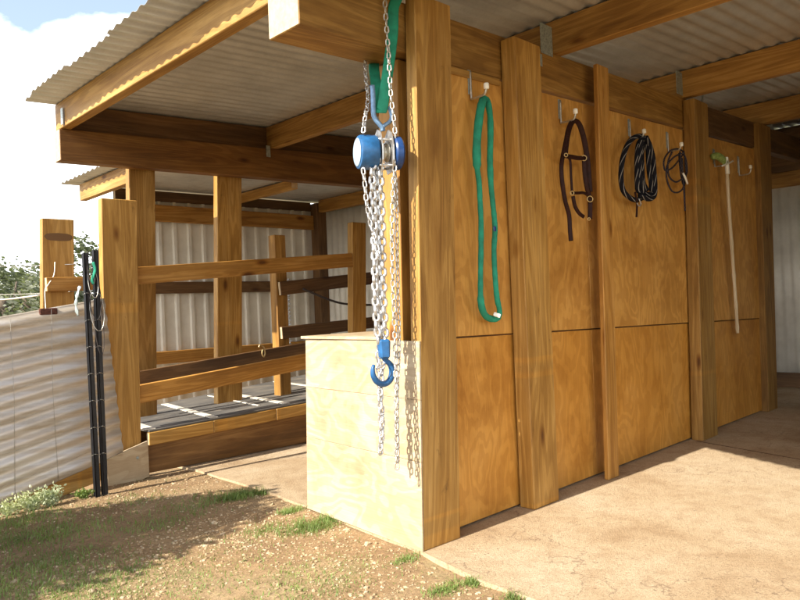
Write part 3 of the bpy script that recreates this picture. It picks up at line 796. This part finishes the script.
# ------------------------------------------------------------------ wall hooks
hook_xy = [((470, 72), (470, 98), (490, 86)), ((560, 101), (560, 122), (581, 112)), ((629, 120), (630, 139), (649, 132)), ((667, 133), (668, 151), (686, 145)), ((714, 150), (714, 166), (733, 160)), ((738, 157), (739, 175), (757, 168))]
hook_lab = ['galvanised wall hook with white tip carrying the green sling', 'galvanised wall hook with white tip holding the leather halter', 'galvanised wall hook with white tip carrying the thick black rope',
            'galvanised wall hook with white tip holding the thin coiled cord', 'galvanised wall hook with white tip above the bamboo stick', 'empty galvanised wall hook at the right end of the row']
TIPS = []
for i, ((u0, v0), (u1, v1), (u2, v2)) in enumerate(hook_xy):
    a = atw(u0, v0, -.006); b = atw(u1, v1, -.008); x = (a.x + b.x) / 2
    t = atw(u2, v2, -.135); t.x = x + .01
    h = thing('wall_hook', hook_lab[i], 'hook', a, 0, 'hooks along the plywood wall')
    zb = b.z - .006
    link('back_plate', board((x, yw(x) - .0035, a.z + .01), (x, yw(x) - .0035, zb + .03), .028, .005, (1, 0, 0), .001), M['bracket'], h)
    pth = [(x, yw(x) - .012, a.z), (x, yw(x) - .012, zb + .012), (x, yw(x) - .022, zb), (x, t.y + .035, zb), (x, t.y + .012, zb + .01), (x, t.y, zb + .035), (x, t.y, t.z - .012)]
    link('rod', sweep(smooth_path([Vector(p) for p in pth], 5), .0075, ns=8, ref=(1, 0, 0)), M['wirezinc'], h, True)
    tp = lathe([(.010, -.036), (.0165, -.033), (.0165, -.004), (.012, .0)], 12)
    for v in tp.verts: v.co = Vector((x + v.co.y, t.y + v.co.z, t.z + .012 + v.co.x))
    link('rubber_tip', tp, M['white'], h, True)
    TIPS.append(Vector((x, t.y, zb)))
# depth used for the hanging gear, a hand's breadth off the panel
def G(u, v, off): return atw(u, v, off)

# green round sling on the first hook
def strapline(pts, w, t, ref, n=6, radii=None): return sweep(smooth_path(pts, n), w, t, 10, ref=ref, radii=radii)
VIEW = (.8, .6, 0)
px = [(483.5, 98), (480, 112), (477, 140), (477, 165), (479, 182), (480, 200), (481, 222), (481, 250), (480.5, 280), (481, 303), (485, 315), (492, 319), (498, 317), (499.5, 310), (497, 298), (495, 275), (494, 250), (495, 228), (493, 205), (491, 185), (490, 160), (490.5, 135), (490, 115), (487.5, 100)]
offs = [-.08 - .01 * math.sin(i) for i in range(len(px))]
pts = smooth_path([G(u, v, o) for (u, v), o in zip(px, offs)], 5)
rad = []
for i, p in enumerate(pts):
    f = i / len(pts) * len(px)
    w = 1.55 if f < 3.3 else (1.0 if f < 9 else (1.25 if f < 12.5 else (1. if f < 20 else 1.15)))
    rad.append(w * (1 + .14 * noise.noise(p * 40)))
o = link('round_sling', sweep(pts, .0165, .009, 10, ref=VIEW, closed=True, radii=rad), M['green'], None, True)
tag(o, 'green round sling hanging in a long loop from the first wall hook', 'sling')
c = G(497, 315, -.11); tgb = box(-.022, .022, -.004, .004, -.012, .012, 0, .003)
for v in tgb.verts: v.co.rotate(Euler((0, .4, R(-35)))); v.co += c
link('label_tag', tgb, M['white'], o)
c = G(493.2, 229, -.1); tgb = box(-.012, .012, -.004, .004, -.016, .016, 0, .003)
for v in tgb.verts: v.co += c + Vector((0, -.012, 0))
link('label_tag', tgb, M['bluedark'], o)

# leather halter
hal = thing('leather_halter', 'dark brown leather halter with brass rings on the second wall hook', 'halter', G(575, 130, -.1))
def hs(name, pl, w, t=.004, mat='leather', off=-.1, ref=VIEW): link(name, strapline([G(u, v, off) for u, v in pl], w * 1.5, t, ref), M[mat], hal, True)
hs('crown_strap', [(565, 155), (567, 138), (570, 126), (574, 121), (579, 124), (583, 135), (586, 150), (588, 165), (589, 180), (590, 192)], .013)
hs('long_strap', [(567, 135), (564, 150), (561.5, 165), (562, 180), (565, 200), (569, 215), (570, 230), (571, 241)], .010)
hs('cheek_strap', [(566, 155), (570, 160), (571, 175), (572, 192)], .006)
hs('cheek_strap', [(584, 158), (585, 175), (587, 188), (590, 200), (590, 219)], .011, off=-.11)
hs('brow_strap', [(565, 156), (572, 157), (578, 158), (584, 158)], .011, off=-.112)
hs('nose_strap', [(572, 193), (578, 193), (584, 193), (590, 197)], .007, off=-.112)
hs('chin_strap', [(573, 196), (575, 206), (579, 213), (584, 217)], .009)
for (u, v, r_) in ((584, 158, .019), (590, 199, .021), (566, 155, .012), (572, 193, .013), (589, 219, .009)):
    c = G(u, v, -.12); ring = [c + Vector((.8, -.6, 0)) * (r_ * math.cos(a * math.pi / 8)) + Vector((0, 0, r_ * math.sin(a * math.pi / 8))) for a in range(16)]
    link('ring', sweep(ring, .0038, ns=6, ref=VIEW, closed=True), M['brass'], hal, True)

# thick black lead rope: coils over the hook
lr = thing('lead_rope', 'thick black flecked lead rope coiled in loops on the third wall hook', 'rope', G(638, 160, -.1))
loops = [[(646, 140), (640, 136), (632, 139), (626, 148), (622, 162), (621, 178), (623, 190), (629, 197), (636, 200), (644, 197)],
         [(645, 138), (639, 143), (637, 158), (637, 175), (638, 190), (645, 194), (651, 194)],
         [(646, 137), (650, 146), (653, 158), (654, 172), (655, 186), (654, 196), (648, 199), (640, 195)],
         [(644, 140), (642, 152), (642, 168), (643, 182), (647, 190)], [(647, 140), (648, 155), (649, 170), (651, 183), (652, 192)], [(641, 141), (639.5, 160), (640.5, 180), (644, 192)]]
for i, lp in enumerate(loops):
    link('rope_loop', sweep(smooth_path([G(u, v, -.1 - .018 * (i % 3)) for u, v in lp], 6), .0205, ns=10, ref=VIEW), M['rope'], lr, True)
link('rope_tail', sweep(smooth_path([G(635, 192, -.12), G(637, 203, -.12), G(636.5, 217, -.12)], 4), .008, ns=8, ref=VIEW), M['leather'], lr, True)
link('snap', sweep(smooth_path([G(639, 199, -.13), G(641, 204, -.13), G(639, 206, -.13), G(637, 203, -.13)], 4), .005, ns=6, ref=VIEW), M['steel'], lr, True)

# thin cord bundle
cb = thing('thin_cord', 'thin mottled cord bundled in small loops on the fourth wall hook', 'cord', G(675, 170, -.1))
for i, lp in enumerate([[(684, 152), (678, 149), (670, 151), (664, 160), (665, 170), (672, 168), (679, 160), (684, 153)], [(683, 153), (674, 157), (667, 166), (667, 180), (672, 191), (679, 192), (684, 186), (686, 174), (685, 158)],
        [(680, 151), (681, 165), (684, 176), (687, 172), (686, 160), (683, 152)], [(679, 153), (680, 168), (683, 184), (686, 180)], [(672, 152), (668, 162), (669, 176), (676, 182), (683, 178)], [(682, 158), (683, 178), (684, 190), (685, 211)]]):
    link('cord_loop', sweep(smooth_path([G(u, v, -.1 - .008 * (i % 3)) for u, v in lp], 6), .0075, ns=7, ref=VIEW), M['cord'], cb, True)
link('white_end', sweep([G(683, 173, -.14), G(685.5, 178, -.14), G(687.5, 184, -.14)], .009, .005, 8, ref=VIEW), M['white'], cb, True)

# bamboo stick with a green holder
st = thing('bamboo_stick', 'long pale bamboo stick with lime green head leaning below the fifth hook', 'stick', G(727, 170, -.1))
sp = smooth_path([G(726.5, 160, -.11), G(728.5, 200, -.10), G(732, 250, -.09), G(735.5, 300, -.075), G(737.5, 333, -.06)], 8)
rad = [1 + (.22 if i % 5 == 0 else 0) for i in range(len(sp))]
link('shaft', sweep(sp, .0165, ns=10, ref=VIEW, radii=rad), M['bamboo'], st, True)
hp = smooth_path([G(712, 157, -.07), G(717, 156, -.09), G(722, 159, -.1), G(726, 163, -.11)], 4)
link('head', sweep(hp, .034, .026, 12, ref=VIEW, radii=[.75 + .35 * math.sin(math.pi * (i + 1) / (len(hp) + 1)) for i in range(len(hp))]), M['lime'], st, True)
link('collar', sweep([G(726.5, 160, -.11), G(727, 166, -.11), G(727.5, 174, -.11)], .021, ns=12, ref=VIEW), M['white'], st, True)
link('binding', sweep(smooth_path([G(722, 166, -.12), G(727, 164, -.135), G(733, 161, -.13)], 4), .008, ns=8, ref=VIEW), M['white'], st, True)

# ------------------------------------------------------------------ left side: iron fence, pickets, post, wires
fe = thing('iron_fence', 'low fence of tan streaked corrugated iron with a timber bottom board', 'fence', (-1.3, 2.98, 0))
FP = .112
def fy(x): return 2.985 + .06 * (x + 1.26) / .9
def fbot(x): return max(-.12, .005 + .216 * (x + 1.26) / .9)
def ftop(x): return 1.35 + .14 * (x + 1.26) / .9
NZ = int(1.35 / FP * 10)
def fpt(a, b):
    # right edge leans: it ends further right at the foot
    xr = -.355 - .11 * a; x = -3.2 + (xr + 3.2) * b
    z0 = fbot(x); z = z0 + (ftop(x) - z0) * a
    return (x, fy(x) + .011 * math.cos(2 * math.pi * a * (1.35 / FP)), z)
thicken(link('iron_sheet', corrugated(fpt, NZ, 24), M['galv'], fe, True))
cs = [(x, fy(x) + dy, z0 + (.115 if zi else -.06)) for zi in (0, 1) for dy in (.016, .05) for x, z0 in ((-3.2, -.42), (-.42, .12))]
link('bottom_board', hexa(cs, 0, .004), M['post'], fe)
cs = [(x, fy(x) + .02 + dy, ftop(x) - .02 + (.012 if zi else -.07)) for zi in (0, 1) for dy in (0, .05) for x in (-3.2, -.5)]
link('top_rail', hexa(cs, 0, .004), M['beam'], fe)
wm_ = None
for k in range(9):
    x = -.62 - .27 * k; b = sweep([Vector((x + .02 * math.sin(k * 2.2), fy(x) - .016, max(.0, fbot(x)) + .01)), Vector((x, fy(x) - .016, (ftop(x)) * .55)), Vector((x - .01 * math.cos(k * 3.), fy(x) - .016, ftop(x) - .01))], .0014, ns=5)
    wm_ = b if wm_ is None else merge(wm_, b)
for k in range(6):
    f = (k + .6) / 6
    b = sweep([Vector((x, fy(x) - .0175, fbot(x) + (ftop(x) - fbot(x)) * f + .006 * math.sin(x * 9 + k))) for x in [-.5 - .12 * i for i in range(22)]], .0012, ns=5)
    wm_ = merge(wm_, b)
link('wire_mesh', wm_, M['wirezinc'], fe, True)
def picket(x, xt, ztop, lab):
    p = thing('star_picket', lab, 'star picket', (x, 2.76, 0), 0, 'black steel pickets by the iron fence')
    bm = None
    for k in range(3):
        a = R(90 + 120 * k + 25); dx, dy = math.cos(a), math.sin(a)
        b = board((x + dx * .014, 2.76 + dy * .014, -.1), (xt + dx * .014, 2.76 + dy * .014, ztop), .028, .005, (dx, dy, 0), .001)
        bm = b if bm is None else merge(bm, b)
    link('steel_section', bm, M['black'], p)
    for k in range(7):
        z = .3 + k * .2; xx = x + (xt - x) * z / 1.8
        tie = [Vector((xx + .022 * math.cos(i * math.pi / 5), 2.76 + .024 * math.sin(i * math.pi / 5), z + .008 * math.sin(i * 1.1))) for i in range(10)]
        link('tie_wire', sweep(tie, .0022, ns=5, ref=(0, 0, 1), closed=True), M['wirezinc'], p, True)
    return p
a = at(97, 498, y=2.76); b = at(84.5, 253, y=2.76); pk1 = picket(a.x, b.x, b.z, 'black steel star picket by the fence, left of the pair')
a = at(103, 494, y=2.76); b = at(94.5, 250, y=2.76); pk2 = picket(a.x + .01, b.x, b.z, 'black steel star picket beside the left front post, right of the pair')
# tangle of wire and a rag on the pickets
tw = thing('wire_tangle', 'loose coil of grey wire tangled round the black pickets', 'wire', at(95, 300, y=2.74))
for k in range(5):
    c = at(91 + k * 2, 268 + k * 14, y=2.735); ring = [c + Vector((.055 * math.cos(i * math.pi / 7) * (.5 + .15 * k % .5), .03 * math.sin(i * math.pi / 7), (.10 + .02 * k) * math.sin(i * math.pi / 7) * (1 if k % 2 else 1.3))) for i in range(14)]
    link('wire_loop', sweep(ring, .003, ns=5, ref=(0, 1, 0), closed=True), M['wirezinc'] if k % 2 else M['darkrope'], tw, True)
rag = smooth_path([at(80, 286, y=2.73), at(77, 296, y=2.73), at(76, 306, y=2.74), at(78, 316, y=2.735)], 4)
o = link('torn_rag', sweep(rag, .012, .004, 8, ref=VIEW, radii=[1 + .45 * math.sin(i * 2.1) for i in range(len(rag))]), M['bracket'], None, True)
tag(o, 'grey torn rag tied to the left black picket', 'rag')
o = link('green_twine', sweep(smooth_path([at(93, 262, y=2.72), at(95, 270, y=2.72), at(92, 280, y=2.73), at(94, 284, y=2.73)], 4), .012, .005, 7, ref=VIEW), M['green'], None, True)
tag(o, 'green twine knotted between the tops of the black pickets', 'twine')

fpst = thing('fence_post', 'wide cut-off timber fence post with dark stain behind the iron fence', 'fence post', (-.72, 3.5, 0))
a = at(42, 218, y=3.5); b = at(74, 310, y=3.5); xl = a.x; xr = at(74, 221, y=3.5).x
link('post', hexa([(xl - .06, 3.5, 0), (xr - .06, 3.5, 0), (xl - .06, 3.57, 0), (xr - .06, 3.57, 0), (xl, 3.5, a.z), (xr, 3.5, a.z), (xl, 3.57, a.z), (xr, 3.57, a.z)], 2, .005), M['post'], fpst)
a = at(44, 237, y=3.497); b = at(73, 237, y=3.497)
bm = bmesh.new(); n = 16
vs = []
for i in range(n):
    t = 2 * math.pi * i / n; cx = (a.x + b.x) / 2; rx = (b.x - a.x) * .49; k = 1 + .2 * noise.noise(Vector((math.cos(t) * 2, math.sin(t) * 2, 4)))
    ex = abs(math.cos(t)) ** .5 * (1 if math.cos(t) > 0 else -1); vs.append(bm.verts.new((cx + rx * ex * min(k, 1.02), 3.4985, (a.z + b.z) / 2 + .033 * math.sin(t) * k)))
bm.faces.new(vs); bmesh.ops.recalc_face_normals(bm, faces=bm.faces)
link('stain', bm, M['dark'], fpst)
a = at(46, 284.5, y=3.46); b = at(99, 283, y=3.46)
link('rail', board((a.x, 3.465, a.z), (b.x + .15, 3.465, b.z), .115, .05), M['rail'], fpst)
c = at(46, 313, y=3.02)
bm = board(at(39, 312, y=3.01), at(57, 311, y=3.01), .05, .03, (0, 0, 1), .006)
o = link('rusty_bracket', bm, M['rust']); tag(o, 'rusty iron bracket sitting on top of the iron fence', 'bracket')
o = link('string', sweep(smooth_path([at(55, 262, y=3.48), at(54, 275, y=3.47), at(48, 285, y=3.42), at(45, 291, y=3.42), at(46, 312, y=3.40)], 4), .004, ns=6), M['white'], None, True)
tag(o, 'thin white string hanging down the fence post', 'string')
def wire(u0, v0, u1, v1, y0, y1, r_, mat, lab):
    a = at(u0, v0, y=y0); b = at(u1, v1, y=y1); d = (a - b); pts = [b + d * (i / 20 * 2.2) - Vector((0, 0, .03 * math.sin(math.pi * i / 20))) for i in range(21)]
    tag(link('fence_wire', sweep(pts, r_, ns=6), M[mat], None, True), lab, 'wire')
wire(0, 296, 40, 295, 3.75, 3.62, .007, 'white', 'thick white electric fence wire running to the wide fence post')
wire(0, 262.6, 78, 264, 3.75, 3.45, .003, 'wirezinc', 'thin grey wire across the sky above the white fence wire')
wire(0, 291, 80, 291, 3.85, 3.44, .0022, 'wirezinc', 'thin grey wire just above the white fence wire')

# pale weeds at the foot of the fence
def plant(u, v, n, h, spread, lab, y=2.86, mat='weed', name='weed_plant', grp=None):
    c = at(u, v, y=y); c.z = hgt(c.x, c.y); pl = thing(name, lab, 'weed', c, 0, grp)
    bm = bmesh.new()
    for _ in range(n):
        az = random.random() * 6.28; hh = h * random.uniform(.35, 1.1); sp = spread * random.uniform(.1, 1)
        tip = Vector((math.cos(az) * sp, math.sin(az) * sp * .5, hh))
        for q in range(7):
            p = tip * random.uniform(.2, 1) + Vector((random.gauss(0, .012), random.gauss(0, .012), random.gauss(0, .01)))
            d = Vector((random.gauss(0, 1), random.gauss(0, 1), random.gauss(.4, .6))).normalized(); sd = d.cross(Vector((random.random(), random.random(), .3))).normalized(); L = random.uniform(.014, .03); w = L * .28
            f = [bm.verts.new(c + p), bm.verts.new(c + p + d * L * .5 + sd * w), bm.verts.new(c + p + d * L), bm.verts.new(c + p + d * L * .5 - sd * w)]; bm.faces.new(f)
    link('leaves', bm, M[mat], pl)
    s0 = bmesh.new()
    for _ in range(6):
        az = random.random() * 6.28; tip = c + Vector((math.cos(az) * spread * .6, math.sin(az) * spread * .3, h * random.uniform(.5, .95)))
        s0 = merge(s0, sweep([c + Vector((0, 0, -.02)), c.lerp(tip, .5) + Vector((0, 0, .02)), tip], .003, ns=5))
    link('stem', s0, M[mat], pl)
plant(8, 512, 70, .12, .16, 'low pale weed at the far left foot of the iron fence', 2.74)
plant(32, 503, 90, .14, .16, 'bushy pale weed against the bottom board of the iron fence', 2.75)
plant(50, 499, 80, .13, .12, 'tallest pale weed with upright sprigs by the fence foot', 2.76)
plant(84, 496, 40, .06, .08, 'small green weed at the base of the black pickets', 2.80, 'grass')

# ------------------------------------------------------------------ trees beyond the paddock
def tree(x, y, h, rx, lab, mat, n=2600, ls=.16, grp='trees beyond the paddock'):
    t = thing('bushy_tree', lab, 'tree', (x, y, 0), 0, grp)
    trunk = sweep(smooth_path([Vector((x, y, -.1)), Vector((x + .1, y, h * .3)), Vector((x - .1, y + .1, h * .65))], 5), .16 * h / 4, ns=8)
    for k in range(5):
        a = random.random() * 6.28
        trunk = merge(trunk, sweep([Vector((x + .08, y, h * .3)), Vector((x + math.cos(a) * rx * .35, y + math.sin(a) * rx * .35, h * .55)), Vector((x + math.cos(a) * rx * .7, y + math.sin(a) * rx * .7, h * random.uniform(.6, .85)))], .05 * h / 4, ns=6))
    link('trunk', trunk, M['bark'], t, True)
    bm = bmesh.new(); clumps = []
    for _ in range(34):
        a = random.random() * 6.28; e = random.uniform(-.75, 1); r_ = math.sqrt(max(0, 1 - e * e)) * random.uniform(.45, 1)
        clumps.append((Vector((x + rx * r_ * math.cos(a), y + rx * r_ * math.sin(a), h * .56 + h * .40 * e * random.uniform(.7, 1.05))), rx * random.uniform(.17, .36)))
    for _ in range(n):
        c, cr = random.choice(clumps); d = Vector((random.gauss(0, 1), random.gauss(0, 1), random.gauss(0, 1))).normalized() * cr * random.random() ** .45
        p = c + d; nn = Vector((random.gauss(0, 1), random.gauss(0, 1), random.gauss(.3, 1))).normalized(); u = nn.cross(Vector((.3, .2, 1))).normalized(); v = nn.cross(u); L = ls * random.uniform(.6, 1.5)
        bm.faces.new([bm.verts.new(p - u * L * .5), bm.verts.new(p + v * L * .25), bm.verts.new(p + u * L * .5), bm.verts.new(p - v * L * .25)])
    link('crown', bm, M[mat], t)
def tree_at(u, vtop, dist, rx, lab, mat):
    d = CM @ Vector((u - 400, 300 - vtop, -FPX)); k = dist / math.hypot(d.x, d.y); p = CAM_LOC + d * k
    tree(p.x, p.y, p.z, rx, lab, mat)
tree_at(5, 264, 24, 1.7, 'olive green bushy tree at the left edge beyond the wires', 'leaf')
tree_at(30, 268, 30, 2.0, 'grey green tree with spreading crown beyond the iron fence', 'leaf2')
tree_at(-28, 258, 27, 2.2, 'olive tree standing outside the left edge of the view', 'leaf')
tree_at(50, 272, 22, 1.2, 'small grey green shrubby tree behind the wide fence post', 'leaf2')
tree_at(86, 237, 26, 1.5, 'taller dark tree showing in the gap beside the left front post', 'leaf')
tree_at(118, 250, 32, 2.2, 'olive tree mostly hidden behind the left front post', 'leaf')
tree_at(-80, 262, 33, 2.8, 'grey green tree far outside the left edge of the view', 'leaf2')
# unseen shrub, added and shaped to shade the left foreground
def shrub(x, y, h, r_, lab):
    t = thing('shade_shrub', lab, 'shrub', (x, y, 0))
    st0 = None
    for k in range(6):
        a = random.random() * 6.28; s1 = sweep(smooth_path([Vector((x, y, -.05)), Vector((x + math.cos(a) * .15, y + math.sin(a) * .15, h * .4)), Vector((x + math.cos(a) * r_ * .6, y + math.sin(a) * r_ * .6, h * .8))], 4), .022, ns=6)
        st0 = s1 if st0 is None else merge(st0, s1)
    link('stem', st0, M['bark'], t, True); bm = bmesh.new()
    for _ in range(15000):
        a = random.random() * 6.28; e = random.uniform(-1, 1); rr_ = random.random() ** .4
        q = Vector((math.cos(a) * math.sqrt(1 - e * e), math.sin(a) * math.sqrt(1 - e * e), e)) * rr_; k = 1 + .18 * noise.noise(q * 3)
        p = Vector((x + q.x * r_ * k, y + q.y * r_ * .95 * k, h * .52 + q.z * h * .5 * k))
        nn = Vector((random.gauss(0, 1), random.gauss(0, 1), random.gauss(.3, 1))).normalized(); u = nn.cross(Vector((.3, .2, 1))).normalized(); v = nn.cross(u); L = random.uniform(.05, .11)
        bm.faces.new([bm.verts.new(p - u * L * .5), bm.verts.new(p + v * L * .28), bm.verts.new(p + u * L * .5), bm.verts.new(p - v * L * .28)])
    link('foliage', bm, M['leaf'], t)
shrub(-3.35, 1.82, 2.45, .86, 'dense dark leafed shrub added out of view to shade the left foreground')

# ------------------------------------------------------------------ light
SUN_EL, SUN_AZ_VEC = R(37), Vector((-1, .004, 0))
w = bpy.data.worlds.new('World'); scene.world = w; w.use_nodes = True; nt = w.node_tree
for n_ in list(nt.nodes): nt.nodes.remove(n_)
sky = nt.nodes.new('ShaderNodeTexSky'); sky.sky_type = 'NISHITA'; sky.sun_disc = False; sky.sun_elevation = SUN_EL; sky.sun_rotation = R(-90)
sky.air_density = 1.; sky.dust_density = 1.5
bg = nt.nodes.new('ShaderNodeBackground'); bg.inputs['Strength'].default_value = .112
out = nt.nodes.new('ShaderNodeOutputWorld')
tc = nt.nodes.new('ShaderNodeTexCoord'); sep = nt.nodes.new('ShaderNodeSeparateXYZ'); nt.links.new(tc.outputs['Generated'], sep.inputs[0])
mp = nt.nodes.new('ShaderNodeMapping'); mp.inputs['Scale'].default_value = (3.2, 3.2, 6.); mp.inputs['Location'].default_value = (1.7, .4, .3); nt.links.new(tc.outputs['Generated'], mp.inputs[0])
nz = nt.nodes.new('ShaderNodeTexNoise'); nz.inputs['Scale'].default_value = 1.; nz.inputs['Detail'].default_value = 9; nz.inputs['Roughness'].default_value = .55; nt.links.new(mp.outputs[0], nz.inputs['Vector'])
def wm(op, a, b):
    m_ = nt.nodes.new('ShaderNodeMath'); m_.operation = op
    for i, q in enumerate((a, b)):
        if isinstance(q, (int, float)): m_.inputs[i].default_value = q
        else: nt.links.new(q, m_.inputs[i])
    return m_.outputs[0]
# cloud bank sits low; broken above about twenty degrees
low = wm('MULTIPLY', wm('SUBTRACT', .36, sep.outputs[2]), 3.2)
cl = wm('ADD', nz.outputs[0], low)
rp = nt.nodes.new('ShaderNodeValToRGB'); rp.color_ramp.elements[0].position = .5; rp.color_ramp.elements[1].position = .62; rp.color_ramp.elements[0].color = (.10, .10, .10, 1); nt.links.new(cl, rp.inputs[0])
mx = nt.nodes.new('ShaderNodeMix'); mx.data_type = 'RGBA'; nt.links.new(rp.outputs[0], mx.inputs[0]); nt.links.new(sky.outputs[0], mx.inputs[6]); mx.inputs[7].default_value = (11.5, 11.8, 12.2, 1)
nt.links.new(mx.outputs[2], bg.inputs['Color']); nt.links.new(bg.outputs[0], out.inputs['Surface'])
sd = bpy.data.lights.new('sun', 'SUN'); sd.energy = 4.5; sd.angle = R(.53); sd.color = (1, .93, .82)
so = bpy.data.objects.new('sun', sd); COL.objects.link(so)
tosun = Vector((SUN_AZ_VEC.x, SUN_AZ_VEC.y, 0)).normalized() * math.cos(SUN_EL) + Vector((0, 0, math.sin(SUN_EL)))
so.rotation_euler = tosun.to_track_quat('Z', 'Y').to_euler(); so.location = tosun * 20

vs_ = scene.view_settings; scene.display_settings.display_device = 'sRGB'
vs_.view_transform = 'Standard'; vs_.look = 'None'; vs_.exposure = 1.22; vs_.gamma = 1; vs_.use_curve_mapping = False
scene.render.engine = 'CYCLES'; scene.cycles.max_bounces = 10; scene.cycles.diffuse_bounces = 6; scene.cycles.use_denoising = True
scene.render.film_transparent = False
